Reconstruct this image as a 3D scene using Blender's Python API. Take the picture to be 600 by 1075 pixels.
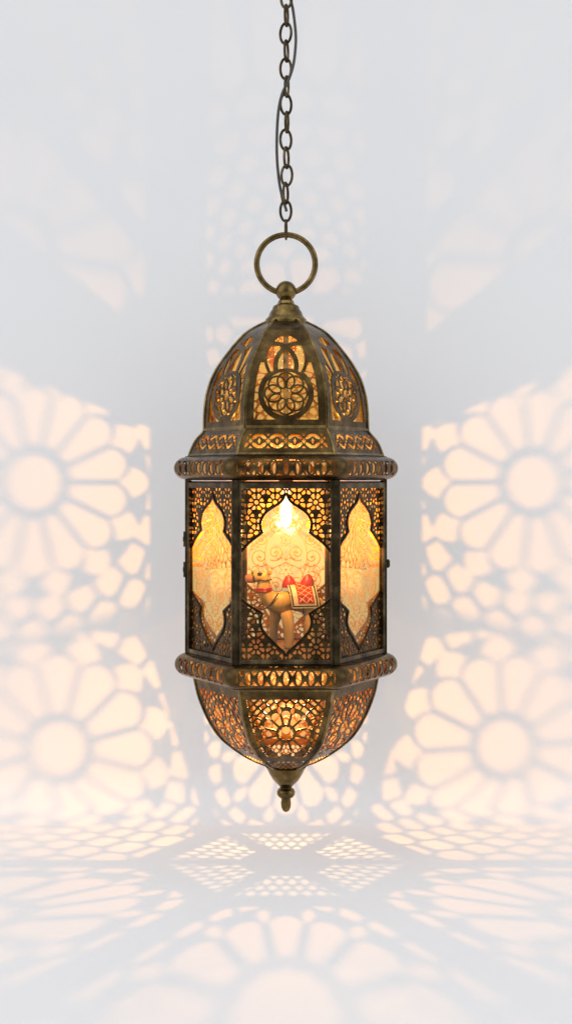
import bpy, bmesh, math, random
import numpy as np
from mathutils import Vector

random.seed(7)
C = bpy.context.scene
COL = C.collection
for o in list(bpy.data.objects):
    bpy.data.objects.remove(o)

# All lengths below are millimetres; x right, d away from the camera, h = drop below the top line (z = 905 - h).
FLOOR_H, EYE_H, CAM_D, WALL_D = 905.0, 502.0, 1400.0, 190.0
MM = 0.001

# ------------------------------------------------------------------ camera, world, exposure
cam = bpy.data.cameras.new('camera')
cam.sensor_fit = 'VERTICAL'
cam.sensor_height = 36.0
cam.lens = 36.0 * 1400 / 1075
cam.shift_y = -(537.5 - EYE_H) / 1075
cam.clip_start, cam.clip_end = 0.05, 50
camo = bpy.data.objects.new('camera', cam)
camo.location = (0.0, -CAM_D * MM, (FLOOR_H - EYE_H) * MM)
camo.rotation_euler = (math.radians(90), 0, 0)
COL.objects.link(camo)
C.camera = camo

C.view_settings.view_transform = 'Standard'
C.view_settings.look = 'None'
C.view_settings.exposure = 0.0
C.view_settings.gamma = 1.0
C.cycles.use_denoising = True
C.cycles.max_bounces = 10
C.cycles.transparent_max_bounces = 24
C.cycles.caustics_reflective = False
C.cycles.caustics_refractive = False
C.cycles.sample_clamp_indirect = 3.0
C.cycles.blur_glossy = 0.5

W = bpy.data.worlds.new('World')
C.world = W
W.use_nodes = True
wn, wl = W.node_tree.nodes, W.node_tree.links
bg = wn['Background']


def wmath(op, a, b=None, c=None):
    n = wn.new('ShaderNodeMath')
    n.operation = op
    for i, v in enumerate((a, b, c)):
        if v is None:
            continue
        if isinstance(v, (int, float)):
            n.inputs[i].default_value = v
        else:
            wl.new(v, n.inputs[i])
    return n.outputs[0]


tc = wn.new('ShaderNodeTexCoord')


def lobe(direction, power):
    """soft studio light coming from one direction of the surroundings"""
    n = wn.new('ShaderNodeVectorMath')
    n.operation = 'DOT_PRODUCT'
    wl.new(tc.outputs['Generated'], n.inputs[0])
    n.inputs[1].default_value = Vector(direction).normalized()
    return wmath('POWER', wmath('MAXIMUM', n.outputs['Value'], 0.0), power)


amb = wmath('ADD', wmath('MULTIPLY', lobe((-0.85, -0.45, 0.35), 5), 1.5), 0.19)
amb = wmath('ADD', amb, wmath('MULTIPLY', lobe((0.9, -0.45, 0.3), 6), 1.30))
amb = wmath('ADD', amb, wmath('MULTIPLY', lobe((0.0, -0.35, 1.0), 4), .72))
bg.inputs['Color'].default_value = (0.95, 0.968, 1.0, 1)
wl.new(wmath('MULTIPLY', amb, 1.27), bg.inputs['Strength'])


# ------------------------------------------------------------------ lamps inside the lantern: the bulb's, and two added
def lamp(name, h, power, color, radius, stops, fore=None):
    """a lamp whose output varies with the angle above the horizontal: stops = [(sine of elevation, level)];
    fore = the same for its front side"""
    L = bpy.data.lights.new(name, 'POINT')
    L.energy, L.color, L.shadow_soft_size = power, color, radius * MM
    L.use_nodes = True
    nt = L.node_tree
    em = nt.nodes['Emission']
    t = nt.nodes.new('ShaderNodeTexCoord')
    s = nt.nodes.new('ShaderNodeSeparateXYZ')
    nt.links.new(t.outputs['Normal'], s.inputs[0])
    mr = nt.nodes.new('ShaderNodeMapRange')
    mr.inputs['From Min'].default_value, mr.inputs['From Max'].default_value = -1, 1
    nt.links.new(s.outputs['Z'], mr.inputs['Value'])

    def curve(st):
        fc = nt.nodes.new('ShaderNodeFloatCurve')
        cv = fc.mapping.curves[0]
        cv.points[0].location = (0, st[0][1])
        cv.points[1].location = (1, st[-1][1])
        for a, b in st[1:-1]:
            cv.points.new((a + 1) / 2, b)
        for p in cv.points:
            p.handle_type = 'VECTOR'
        fc.mapping.update()
        nt.links.new(mr.outputs[0], fc.inputs['Value'])
        return fc.outputs[0]
    res = curve(stops)
    if fore:
        side = nt.nodes.new('ShaderNodeMapRange')
        side.inputs['From Min'].default_value, side.inputs['From Max'].default_value = -.12, .12
        nt.links.new(s.outputs['Y'], side.inputs['Value'])
        mx = nt.nodes.new('ShaderNodeMix')
        nt.links.new(side.outputs[0], mx.inputs[0])
        nt.links.new(curve(fore), mx.inputs[2])
        nt.links.new(res, mx.inputs[3])
        res = mx.outputs[0]
    # stronger towards the two back corners of the set than straight back
    yr = nt.nodes.new('ShaderNodeMapRange')
    yr.inputs['From Min'].default_value, yr.inputs['From Max'].default_value = -1, 1
    nt.links.new(s.outputs['Y'], yr.inputs['Value'])
    fc = nt.nodes.new('ShaderNodeFloatCurve')
    cv = fc.mapping.curves[0]
    cv.points[0].location = (0, .45)
    cv.points[1].location = (1, .36)
    for a, b in ((0.0, .45), (.3, 1.0), (.48, .88), (.72, .46)):
        cv.points.new((a + 1) / 2, b)
    for p in cv.points:
        p.handle_type = 'VECTOR'
    fc.mapping.update()
    nt.links.new(yr.outputs[0], fc.inputs['Value'])
    ml = nt.nodes.new('ShaderNodeMath')
    ml.operation = 'MULTIPLY'
    nt.links.new(res, ml.inputs[0])
    nt.links.new(fc.outputs[0], ml.inputs[1])
    m2 = nt.nodes.new('ShaderNodeMath')
    m2.operation = 'MULTIPLY'
    nt.links.new(ml.outputs[0], m2.inputs[0])
    m2.inputs[1].default_value = 1.95
    nt.links.new(m2.outputs[0], em.inputs['Strength'])
    o = bpy.data.objects.new(name, L)
    o.location = (0, 0, (FLOOR_H - h) * MM)
    COL.objects.link(o)
    return o


A_H, B_H = 555.0, 724.0
WARM = (1.0, 0.52, 0.18)
lamp('bulb_light', A_H, 2.9, WARM, 1.7, [(-1, .08), (-.45, .06), (-.385, .08), (-.335, 1.0), (.42, 1.0), (.56, .45), (.8, .4), (1, .3)],
     [(-1, .07), (-.82, .09), (-.5, .5), (-.42, .8), (-.3, 1.0), (.5, 1.0), (.8, .9), (1, .5)])
lamp('added_bowl_light', B_H, 2.8, (1.0, .57, .22), 1.7, [(-1, .3), (-.87, .28), (-.74, .45), (-.5, .8), (-.3, 1.1), (1, 1.0)])  # added lamp without a bulb, throws the lower wall and floor patterns
sp = bpy.data.lights.new('added_figurine_light', 'SPOT')  # added spot to brighten the camel, no bulb of its own
sp.energy, sp.color, sp.shadow_soft_size = 1.15, (1.0, .54, .15), 4 * MM
sp.spot_size, sp.spot_blend = math.radians(62), .8
spo = bpy.data.objects.new('added_figurine_light', sp)
spo.location = (0, -.068, (FLOOR_H - 522) * MM)
spo.rotation_euler = (math.radians(32), 0, 0)
COL.objects.link(spo)


# ------------------------------------------------------------------ helpers
def P(x, d, h):
    return (x * MM, d * MM, (FLOOR_H - h) * MM)


def mesh_obj(name, verts, faces, mats, parent=None, origin=(0, 0, 0), smooth=False, midx=None):
    me = bpy.data.meshes.new(name)
    v = np.asarray(verts, float)
    v = np.stack([v[:, 0] * MM, v[:, 1] * MM, (FLOOR_H - v[:, 2]) * MM], 1) - np.asarray(origin)
    me.from_pydata(v.tolist(), [], [tuple(f) for f in faces])
    for m in (mats if isinstance(mats, (list, tuple)) else [mats]):
        me.materials.append(m)
    if midx is not None:
        me.polygons.foreach_set('material_index', midx)
    if smooth:
        me.polygons.foreach_set('use_smooth', [True] * len(me.polygons))
    me.update()
    o = bpy.data.objects.new(name, me)
    COL.objects.link(o)
    if parent is not None:
        o.parent = parent
    return o


def fix_normals(o):
    bm = bmesh.new()
    bm.from_mesh(o.data)
    bmesh.ops.recalc_face_normals(bm, faces=bm.faces)
    bm.to_mesh(o.data)
    bm.free()
    return o


class MB:
    """collects simple solids (in millimetres) into one mesh"""

    def __init__(s):
        s.v, s.f, s.m = [], [], []

    def add(s, v, f, m=0):
        k = len(s.v)
        s.v += [tuple(p) for p in v]
        s.f += [tuple(i + k for i in q) for q in f]
        s.m += [m] * len(f)

    def tube(s, pts, r, n=10, closed=False, m=0, cap=True, flat=1.0):
        pts = [Vector(p) for p in pts]
        N = len(pts)
        rs = r if isinstance(r, (list, tuple)) else [r] * N
        vs, fs = [], []
        t0 = (pts[1] - pts[0]).normalized()
        up = Vector((0, 1, 0)) if abs(t0.y) < .9 else Vector((1, 0, 0))
        nrm = (up - up.dot(t0) * t0).normalized()
        for i, p in enumerate(pts):
            if closed:
                t = (pts[(i + 1) % N] - pts[i - 1]).normalized()
            else:
                t = (pts[min(i + 1, N - 1)] - pts[max(i - 1, 0)]).normalized()
            nrm = (nrm - nrm.dot(t) * t).normalized()
            b = t.cross(nrm)
            for k in range(n):
                a = 2 * math.pi * k / n
                vs.append(p + rs[i] * (math.cos(a) * nrm + flat * math.sin(a) * b))
        for i in range(N if closed else N - 1):
            j = (i + 1) % N
            for k in range(n):
                l = (k + 1) % n
                fs.append((i * n + k, i * n + l, j * n + l, j * n + k))
        if not closed and cap:
            fs.append(tuple(range(n))[::-1])
            fs.append(tuple((N - 1) * n + k for k in range(n)))
        s.add(vs, fs, m)

    def lathe(s, prof, n=40, x=0, d=0, m=0):
        """prof = [(radius, h)]"""
        vs, fs = [], []
        for r, h in prof:
            for k in range(n):
                a = 2 * math.pi * k / n
                vs.append((x + r * math.cos(a), d + r * math.sin(a), h))
        for i in range(len(prof) - 1):
            for k in range(n):
                l = (k + 1) % n
                fs.append((i * n + k, i * n + l, (i + 1) * n + l, (i + 1) * n + k))
        fs.append(tuple(range(n)))
        fs.append(tuple((len(prof) - 1) * n + k for k in range(n))[::-1])
        s.add(vs, fs, m)

    def loft(s, rings, m=0, closed_loft=False):
        """rings of equal vertex count, each a closed polygon"""
        n = len(rings[0])
        vs = [p for r in rings for p in r]
        fs = []
        R = len(rings)
        for i in range(R if closed_loft else R - 1):
            j = (i + 1) % R
            for k in range(n):
                l = (k + 1) % n
                fs.append((i * n + k, i * n + l, j * n + l, j * n + k))
        if not closed_loft:
            fs.append(tuple(range(n)))
            fs.append(tuple((R - 1) * n + k for k in range(n))[::-1])
        s.add(vs, fs, m)

    def box(s, c, u, v, w, m=0):
        """centre c and three half-axis vectors"""
        c, u, v, w = map(Vector, (c, u, v, w))
        vs = [c + a * u + b * v + e * w for a in (-1, 1) for b in (-1, 1) for e in (-1, 1)]
        s.add(vs, [(0, 1, 3, 2), (4, 6, 7, 5), (0, 4, 5, 1), (2, 3, 7, 6), (0, 2, 6, 4), (1, 5, 7, 3)], m)

    def build(s, name, mats, parent=None, origin=(0, 0, 0), smooth=True, bevel=0):
        o = mesh_obj(name, s.v, s.f, mats, parent, origin, False, s.m)
        fix_normals(o)
        if smooth:
            o.data.polygons.foreach_set('use_smooth', [True] * len(o.data.polygons))
            o.data.set_sharp_from_angle(angle=math.radians(40))
        if bevel:
            b = o.modifiers.new('bevel', 'BEVEL')
            b.width, b.segments, b.limit_method = bevel * MM, 2, 'ANGLE'
        return o


def catmull(pts, k=6):
    pts = np.asarray(pts, float)
    q = np.vstack([2 * pts[0] - pts[1], pts, 2 * pts[-1] - pts[-2]])
    out = []
    for i in range(1, len(q) - 2):
        for j in range(k):
            t = j / k
            a, b, c, d = q[i - 1], q[i], q[i + 1], q[i + 2]
            out.append(.5 * (2 * b + (c - a) * t + (2 * a - 5 * b + 4 * c - d) * t * t + (3 * b - a - 3 * c + d) * t ** 3))
    out.append(pts[-1])
    return np.array(out)


def march(F, us, vs):
    """the part of a sheet where F > 0, as polygons with clean edges; F[i, j] at (us[i], vs[j])"""
    F = np.where(np.abs(F) < 1e-6, 1e-6, F)
    nu, nv = F.shape
    idx, verts, faces = {}, [], []

    def node(i, j):
        k = (0, i, j)
        if k not in idx:
            idx[k] = len(verts)
            verts.append((us[i], vs[j]))
        return idx[k]

    def cut(i, j, k2, l2):
        if (i, j) > (k2, l2):
            i, j, k2, l2 = k2, l2, i, j
        k = (1, i, j, k2, l2)
        if k not in idx:
            a, b = F[i, j], F[k2, l2]
            t = min(max(a / (a - b), .04), .96)
            idx[k] = len(verts)
            verts.append((us[i] + t * (us[k2] - us[i]), vs[j] + t * (vs[l2] - vs[j])))
        return idx[k]

    S = F > 0
    any_ = S[:-1, :-1] | S[1:, :-1] | S[1:, 1:] | S[:-1, 1:]
    for i, j in np.argwhere(any_):
        cs = ((i, j), (i + 1, j), (i + 1, j + 1), (i, j + 1))
        poly = []
        for q in range(4):
            a, b = cs[q], cs[(q + 1) % 4]
            if S[a]:
                poly.append(node(*a))
            if S[a] != S[b]:
                poly.append(cut(*a, *b))
        if len(poly) > 2:
            faces.append(tuple(poly))
    return np.array(verts), faces


def solid(name, V2, faces, fmap, t, mats, parent, origin):
    """thick sheet from a cut pattern; fmap(u, v, depth) -> points; mats = (outer, inner)"""
    n = len(V2)
    outer = fmap(V2[:, 0], V2[:, 1], 0.0)
    inner = fmap(V2[:, 0], V2[:, 1], t)
    edges = {}
    for f in faces:
        for a, b in zip(f, f[1:] + f[:1]):
            if (b, a) in edges:
                edges.pop((b, a))
            else:
                edges[(a, b)] = 1
    fs = list(faces) + [tuple(i + n for i in f[::-1]) for f in faces] + [(b, a, a + n, b + n) for a, b in edges]
    mi = [0] * len(faces) + [1] * len(faces) + [0] * len(edges)
    return mesh_obj(name, np.vstack([outer, inner]), fs, mats, parent, origin, False, mi)


def voronoi_gap(X, Y, seeds):
    """half the difference of the two nearest seed distances: small near a cell's edge"""
    sx = np.array([s[0] for s in seeds])
    sy = np.array([s[1] for s in seeds])
    sh = X.shape
    x, y = X.ravel(), Y.ravel()
    out = np.empty(len(x))
    for a in range(0, len(x), 4000):
        d = np.hypot(x[a:a + 4000, None] - sx, y[a:a + 4000, None] - sy)
        d.partition(1, axis=1)
        out[a:a + 4000] = (d[:, 1] - d[:, 0]) / 2
    return out.reshape(sh)


def ring_seeds(cx, cy, rings):
    s = []
    for r, n, off in rings:
        for k in range(n):
            a = 2 * math.pi * (k + off) / n
            s.append((cx + r * math.sin(a), cy - r * math.cos(a)))
    return s


def petal_field(X, Y, cx, cy, r0, r1, w, n, off=0.0, p=1.35):
    """> 0 inside n drop-shaped petals between radii r0 and r1, at most w wide each side"""
    x, y = X - cx, Y - cy
    r, th = np.hypot(x, y), np.arctan2(x, -y) - off
    tm = (th + math.pi / n) % (2 * math.pi / n) - math.pi / n
    u = np.clip((r * np.cos(tm) - r0) / (r1 - r0), 0, 1)
    return w * np.sin(math.pi * u ** p) ** .75 - np.abs(r * np.sin(tm)) - 0.001


def ray_field(X, Y, cx, cy, r0, r1, strap, n, off=0.0, bulge=.16):
    """> 0 inside n wedge petals parted by straps of one width, with rounded outer ends"""
    x, y = X - cx, Y - cy
    r, th = np.hypot(x, y), np.arctan2(x, -y) - off
    tm = (th + math.pi / n) % (2 * math.pi / n) - math.pi / n
    side = r * np.sin(math.pi / n - np.abs(tm)) - strap / 2
    q = np.abs(tm) * n / math.pi
    return np.minimum.reduce([side, r - r0 - r0 * .10 * (1 - q * q), r1 * (1 - bulge * q ** 2.2) - r])


# ------------------------------------------------------------------ materials
def material(name):
    m = bpy.data.materials.new(name)
    m.use_nodes = True
    return m, m.node_tree.nodes, m.node_tree.links, m.node_tree.nodes['Principled BSDF']


def noise(nd, lk, scale, detail=4, rough=.6, vec=None, stretch=None):
    n = nd.new('ShaderNodeTexNoise')
    n.inputs['Scale'].default_value = scale
    n.inputs['Detail'].default_value = detail
    n.inputs['Roughness'].default_value = rough
    t = nd.new('ShaderNodeTexCoord')
    src = t.outputs['Object']
    if stretch:
        mp = nd.new('ShaderNodeMapping')
        mp.inputs['Scale'].default_value = stretch
        lk.new(src, mp.inputs['Vector'])
        src = mp.outputs[0]
    lk.new(src, n.inputs['Vector'])
    return n.outputs['Fac']


def ramp(nd, lk, fac, stops):
    r = nd.new('ShaderNodeValToRGB')
    e = r.color_ramp.elements
    while len(e) < len(stops):
        e.new(.5)
    for i, (p, c) in enumerate(stops):
        e[i].position = p
        e[i].color = (*c, 1)
    lk.new(fac, r.inputs['Fac'])
    return r.outputs['Color']


def brass(name, dark, mid, light, rough=(.28, .5), bump=.25):
    m, nd, lk, b = material(name)
    f = noise(nd, lk, 55, 6, .65)
    lk.new(ramp(nd, lk, f, [(.34, dark), (.52, mid), (.68, light)]), b.inputs['Base Color'])
    b.inputs['Metallic'].default_value = 1
    f2 = noise(nd, lk, 160, 4, .6)
    mr = nd.new('ShaderNodeMapRange')
    mr.inputs['From Min'].default_value, mr.inputs['From Max'].default_value = .3, .7
    mr.inputs['To Min'].default_value, mr.inputs['To Max'].default_value = rough
    lk.new(f2, mr.inputs['Value'])
    lk.new(mr.outputs[0], b.inputs['Roughness'])
    bp = nd.new('ShaderNodeBump')
    bp.inputs['Strength'].default_value = bump
    bp.inputs['Distance'].default_value = .0006
    lk.new(noise(nd, lk, 120, 5, .6), bp.inputs['Height'])
    lk.new(bp.outputs[0], b.inputs['Normal'])
    return m


M_BRASS = brass('aged_brass', (.042, .027, .011), (.095, .060, .023), (.19, .122, .044), (.22, .38), .15)
M_DARK = brass('dark_bronze', (.012, .009, .005), (.03, .022, .011), (.08, .057, .028), (.3, .5))
M_POLISH = brass('rubbed_brass', (.06, .04, .015), (.16, .107, .038), (.31, .215, .08), (.14, .26), .06)
M_INNER = brass('tarnished_inner_brass', (.07, .033, .010), (.15, .072, .020), (.24, .125, .04), (.4, .6), .2)
M_DIMIN = brass('dimmed_inner_brass', (.025, .011, .004), (.05, .023, .007), (.095, .045, .014), (.4, .6), .2)  # inner brass coloured darker to tone down the lamp-lit bowl
M_FRET = brass('dark_fretwork_brass', (.03, .02, .009), (.065, .042, .018), (.14, .092, .036), (.26, .42), .15)
M_GLOWIN = brass('glow_lightened_brass', (.26, .14, .04), (.40, .22, .065), (.5, .3, .1), (.4, .6), .15)  # inner brass coloured lighter to stand for the amber glow inside
M_CHAIN = brass('chain_bronze', (.03, .022, .012), (.085, .062, .034), (.2, .15, .085), (.26, .42), .15)


def paint(name, col, rough=.5, vary=.12, scale=60, bump=.0):
    m, nd, lk, b = material(name)
    f = noise(nd, lk, scale, 4)
    lo = tuple(c * (1 - vary) for c in col)
    hi = tuple(min(1, c * (1 + vary)) for c in col)
    lk.new(ramp(nd, lk, f, [(.3, lo), (.7, hi)]), b.inputs['Base Color'])
    b.inputs['Roughness'].default_value = rough
    if bump:
        bp = nd.new('ShaderNodeBump')
        bp.inputs['Strength'].default_value = bump
        bp.inputs['Distance'].default_value = .0005
        lk.new(f, bp.inputs['Height'])
        lk.new(bp.outputs[0], b.inputs['Normal'])
    return m


def glass(name, tint, body, body_amount, relief=.5, rough=.12, mottle=False):
    """pressed glass: mostly lets light straight through, partly scatters it in its own amber body"""
    m, nd, lk, b = material(name)
    nd.remove(b)
    out = nd['Material Output']
    tr = nd.new('ShaderNodeBsdfTransparent')
    tr.inputs['Color'].default_value = (*tint, 1)
    tl = nd.new('ShaderNodeBsdfTranslucent')
    tl.inputs['Color'].default_value = (*body, 1)
    df = nd.new('ShaderNodeBsdfDiffuse')
    df.inputs['Color'].default_value = (*body, 1)
    gl = nd.new('ShaderNodeBsdfGlossy')
    gl.inputs['Roughness'].default_value = rough
    mx = nd.new('ShaderNodeMixShader')
    lk.new(tl.outputs[0], mx.inputs[1])
    lk.new(df.outputs[0], mx.inputs[2])
    mx.inputs[0].default_value = .4
    m2 = nd.new('ShaderNodeMixShader')
    lk.new(tr.outputs[0], m2.inputs[1])
    lk.new(mx.outputs[0], m2.inputs[2])
    f = noise(nd, lk, 70, 3)
    mr = nd.new('ShaderNodeMapRange')
    mr.inputs['From Min'].default_value, mr.inputs['From Max'].default_value = .3, .7
    mr.inputs['To Min'].default_value, mr.inputs['To Max'].default_value = body_amount * .7, body_amount * 1.3
    if mottle:  # uneven tone painted in, imitating mottled reflections
        f = noise(nd, lk, 62, 2.5, .55)
        mr.inputs['From Min'].default_value, mr.inputs['From Max'].default_value = .36, .64
        mr.inputs['To Min'].default_value, mr.inputs['To Max'].default_value = body_amount * .2, body_amount * 1.9
        cr = ramp(nd, lk, f, [(.36, tuple(c * .45 for c in body)), (.5, body), (.62, (body[0], min(1, body[1] * 1.2), body[2] * 1.8))])
        lk.new(cr, tl.inputs['Color'])
        lk.new(cr, df.inputs['Color'])
    lk.new(f, mr.inputs['Value'])
    lk.new(mr.outputs[0], m2.inputs[0])
    m3 = nd.new('ShaderNodeMixShader')
    lw = nd.new('ShaderNodeLayerWeight')
    lw.inputs['Blend'].default_value = .5
    pw = nd.new('ShaderNodeMath')
    pw.operation = 'POWER'
    lk.new(lw.outputs['Facing'], pw.inputs[0])
    pw.inputs[1].default_value = 4
    fr = nd.new('ShaderNodeMath')
    fr.operation = 'MULTIPLY_ADD'
    lk.new(pw.outputs[0], fr.inputs[0])
    fr.inputs[1].default_value, fr.inputs[2].default_value = .4, .03
    bp = nd.new('ShaderNodeBump')
    bp.inputs['Strength'].default_value = relief
    bp.inputs['Distance'].default_value = .001
    lk.new(noise(nd, lk, 130, 2), bp.inputs['Height'])
    lk.new(bp.outputs[0], gl.inputs['Normal'])
    lk.new(fr.outputs[0], m3.inputs[0])
    lk.new(m2.outputs[0], m3.inputs[1])
    lk.new(gl.outputs[0], m3.inputs[2])
    lk.new(m3.outputs[0], out.inputs['Surface'])
    return m


M_PANE = glass('amber_pressed_glass', (1.0, .93, .70), (.92, .72, .36), .12)
M_BACKPANE = glass('pale_pressed_glass', (1.0, .83, .42), (.9, .62, .2), .05)
M_LINER = glass('amber_liner_glass', (1.0, .78, .38), (1.0, .66, .16), .15, 1.0, .2, True)
M_BOWLGLASS = glass('deep_amber_glass', (1.0, .76, .44), (.66, .34, .07), .03, 1.0, .2, True)
M_RIMGLASS = glass('rim_amber_glass', (1.0, .76, .44), (.8, .5, .16), .07, 1.0, .2, True)
M_CLEAR = glass('clear_glass', (1.0, .99, .96), (.9, .9, .85), .015, .1, .05)
M_RELIEF = glass('raised_amber_glass', (1.0, .68, .25), (.9, .60, .16), .24)

m, nd, lk, b = material('warm_glowing_bulb')
nd.remove(b)
tr = nd.new('ShaderNodeBsdfTransparent')
em = nd.new('ShaderNodeEmission')
em.inputs['Color'].default_value = (1, .78, .42, 1)
lw = nd.new('ShaderNodeLayerWeight')
lw.inputs['Blend'].default_value = .5
mr = nd.new('ShaderNodeMapRange')
mr.inputs['From Min'].default_value, mr.inputs['From Max'].default_value = .9, .1
mr.inputs['To Min'].default_value, mr.inputs['To Max'].default_value = .05, 1.3
lk.new(lw.outputs['Facing'], mr.inputs['Value'])
lk.new(mr.outputs[0], em.inputs['Strength'])
ad = nd.new('ShaderNodeAddShader')
lk.new(tr.outputs[0], ad.inputs[0])
lk.new(em.outputs[0], ad.inputs[1])
lk.new(ad.outputs[0], nd['Material Output'].inputs['Surface'])
M_BULB = m

m, nd, lk, b = material('white_backdrop_paint')
f = noise(nd, lk, 3.0, 3)
lk.new(ramp(nd, lk, f, [(.3, (.79, .79, .795)), (.7, (.815, .815, .815))]), b.inputs['Base Color'])
b.inputs['Roughness'].default_value = .7
b.inputs['Specular IOR Level'].default_value = .25
bp = nd.new('ShaderNodeBump')
bp.inputs['Strength'].default_value = .12
bp.inputs['Distance'].default_value = .0006
lk.new(noise(nd, lk, 260, 5, .65), bp.inputs['Height'])
lk.new(bp.outputs[0], b.inputs['Normal'])
M_WALL = m

# ------------------------------------------------------------------ setting: seamless white backdrop
prof = [(-2600, FLOOR_H)]
RAD = 55.0
for k in range(13):
    a = math.pi / 2 * k / 12
    prof.append((WALL_D - RAD + RAD * math.sin(a), FLOOR_H - RAD + RAD * math.cos(a)))
prof.append((WALL_D, -1300))
vs, fs = [], []
for d, h in prof:
    vs += [(-2600, d, h), (2600, d, h)]
for i in range(len(prof) - 1):
    fs.append((2 * i, 2 * i + 1, 2 * i + 3, 2 * i + 2))
bd = mesh_obj('backdrop', vs, fs, M_WALL, smooth=True)
bd['kind'] = 'structure'
bd['label'] = 'seamless white backdrop, wall curving into floor, dappled with lantern light'

# ------------------------------------------------------------------ lantern
HEX = np.array([(1, 0), (.475, .88), (-.475, .88), (-1, 0), (-.475, -.88), (.475, -.88)], float)
BACK_RIGHT, BACK, BACK_LEFT, FRONT_LEFT, FRONT, FRONT_RIGHT = range(6)
ORG = P(0, 0, 852)
lantern = bpy.data.objects.new('hanging_lantern', None)
lantern.location = ORG
COL.objects.link(lantern)
lantern['label'] = 'pierced antique brass six-sided lantern glowing amber, hanging from a chain'
lantern['category'] = 'lantern'


def corner(k, R, h):
    c = HEX[k % 6] * R
    return Vector((c[0], c[1], h))


def face_map(f, Rfun, hw_front=True):
    """(a, h, depth) -> point of face f; a in mm as on the front face, stretched on the wider side faces"""
    A, B = HEX[f], HEX[(f + 1) % 6]
    mid, half = (A + B) / 2, (B - A) / 2
    nrm = mid / np.linalg.norm(mid)

    def fm(a, h, depth=0.0):
        R = Rfun(h) * (1 + .0035 * np.sin(np.asarray(h) * .17 + f * 2.1) * np.cos(np.asarray(a) * .13 + f * 1.3))
        s = np.asarray(a) / .475
        x = mid[0] * R + half[0] * s - nrm[0] * depth
        y = mid[1] * R + half[1] * s - nrm[1] * depth
        return np.stack([x, y, np.broadcast_to(h, x.shape)], -1)
    return fm


def interp(tab):
    t = catmull([(h, r) for h, r in tab], 8)
    return lambda h: np.interp(h, t[:, 0], t[:, 1])


def wall_point(p, lh):
    """where the light of a lamp at height lh going through p lands on the backdrop, unrolled: (x, h)"""
    d = np.maximum(p[..., 1], 1e-3)
    t = WALL_D / d
    X, H = p[..., 0] * t, lh + (p[..., 2] - lh) * t
    dz = np.maximum(p[..., 2] - lh, 1e-6)
    tf = (FLOOR_H - lh) / dz
    onfloor = H > FLOOR_H
    X = np.where(onfloor, p[..., 0] * tf, X)
    H = np.where(onfloor, FLOOR_H + (WALL_D - d * tf), H)
    return X, H


def grid(a0, a1, h0, h1, step):
    us = np.linspace(a0, a1, int((a1 - a0) / step) + 1)
    vs = np.linspace(h0, h1, int((h1 - h0) / step) + 1)
    return us, vs, *np.meshgrid(us, vs, indexing='ij')


def wall_rosette(X, H, cx, ch, k=1.0, n=12, off=0.0):
    """> 0 where light passes: disc, ring of drop petals and a lattice further out"""
    r = np.hypot(X - cx, H - ch) / k
    th = np.arctan2(X - cx, H - ch)
    hole = 28.5 + 1.2 * np.cos(n * th) - r
    x, y = (X - cx) / k, (H - ch) / k
    hole = np.maximum(hole, ray_field(x, y, 0, 0, 36, 100, 6.6, n, off))
    hole = np.maximum(hole, np.minimum(ray_field(x, y, 0, 0, 80, 122, 7.0, n, off + math.pi / n, .3), -ray_field(x, y, 0, 0, 20, 106, -1, n, off)))
    seeds = ring_seeds(0, 0, [(134, 24, .5), (158, 26, 0), (184, 28, .5), (212, 30, 0), (244, 32, .5), (280, 34, 0), (326, 32, 0), (376, 36, .5)])
    lat = voronoi_gap((X - cx) / k, (H - ch) / k, seeds) - 3.0
    return np.maximum(hole, np.minimum(lat, r - 122))


# --- profiles (h, corner radius)
R_DOME = interp([(334, 15), (338, 21), (344, 33), (350, 42.5), (361, 53), (373, 62.5), (385, 71), (397, 77.5), (409, 81.5), (420, 84), (436, 85.5), (452, 85.8)])
R_SKIRT = interp([(452, 85.8), (455, 87.5), (462, 94), (471, 98.8), (480, 102)])
R_BOWL = interp([(708, 96.5), (714, 95.5), (731, 91.5), (752, 83), (771, 71.5), (785, 56), (797, 37), (803, 22), (806, 16)])
R_BODY = lambda h: np.full(np.shape(h), 104.0) if np.ndim(h) else 104.0


def k_w(y, k):
    return EYE_H + (y - EYE_H) / k


def dome_field(a, h):
    k = 1.055
    A, Y = np.abs(a) * k, EYE_H + (h - EYE_H) * k
    hw = .475 * R_DOME(h) * k
    r = np.hypot(A, Y - 413)
    th = np.arctan2(a * k, 413 - Y)
    box = np.minimum.reduce([Y - 379.5, 440.5 - Y, hw - 9.2 - A])
    ves = np.minimum.reduce([29 - np.hypot(A + 9, Y - 375), 391 - Y, r - 27])
    hole = np.maximum(np.where(Y > 379, np.minimum(box, r - 29.2), -9), ves)
    arcs = np.minimum(np.abs(np.hypot(A - 14, Y - 383) - 25), np.abs(np.hypot(A + 14, Y - 383) - 25)) - 2.5
    hole = np.minimum(hole, np.where(Y < 391, arcs, 9))
    # keep the lower corners clear of the arch lines, and part them from the arch
    edge = np.abs(np.hypot(A + 9, Y - 375) - 30.5) - 1.7
    hole = np.minimum(hole, np.where(Y < 390, np.where(A > 12, edge, 9), 9))
    # flower inside the ring
    tm = (th + math.pi / 8) % (math.pi / 4) - math.pi / 8
    ring8 = np.full(r.shape, 9.0)
    for q in (-1, 0, 1):
        cx, cy = 13.2 * math.cos(q * math.pi / 4), 13.2 * math.sin(q * math.pi / 4)
        ring8 = np.minimum(ring8, np.abs(np.hypot(r * np.cos(tm) - cx, r * np.sin(tm) - cy) - 9.0))
    inner = np.minimum(23.4 - r, np.where(r < 6, 5.6 + .5 * np.cos(8 * th) - r, np.minimum(ring8 - 1.0, r - 6.4)))
    return -np.maximum(hole, inner)


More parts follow.
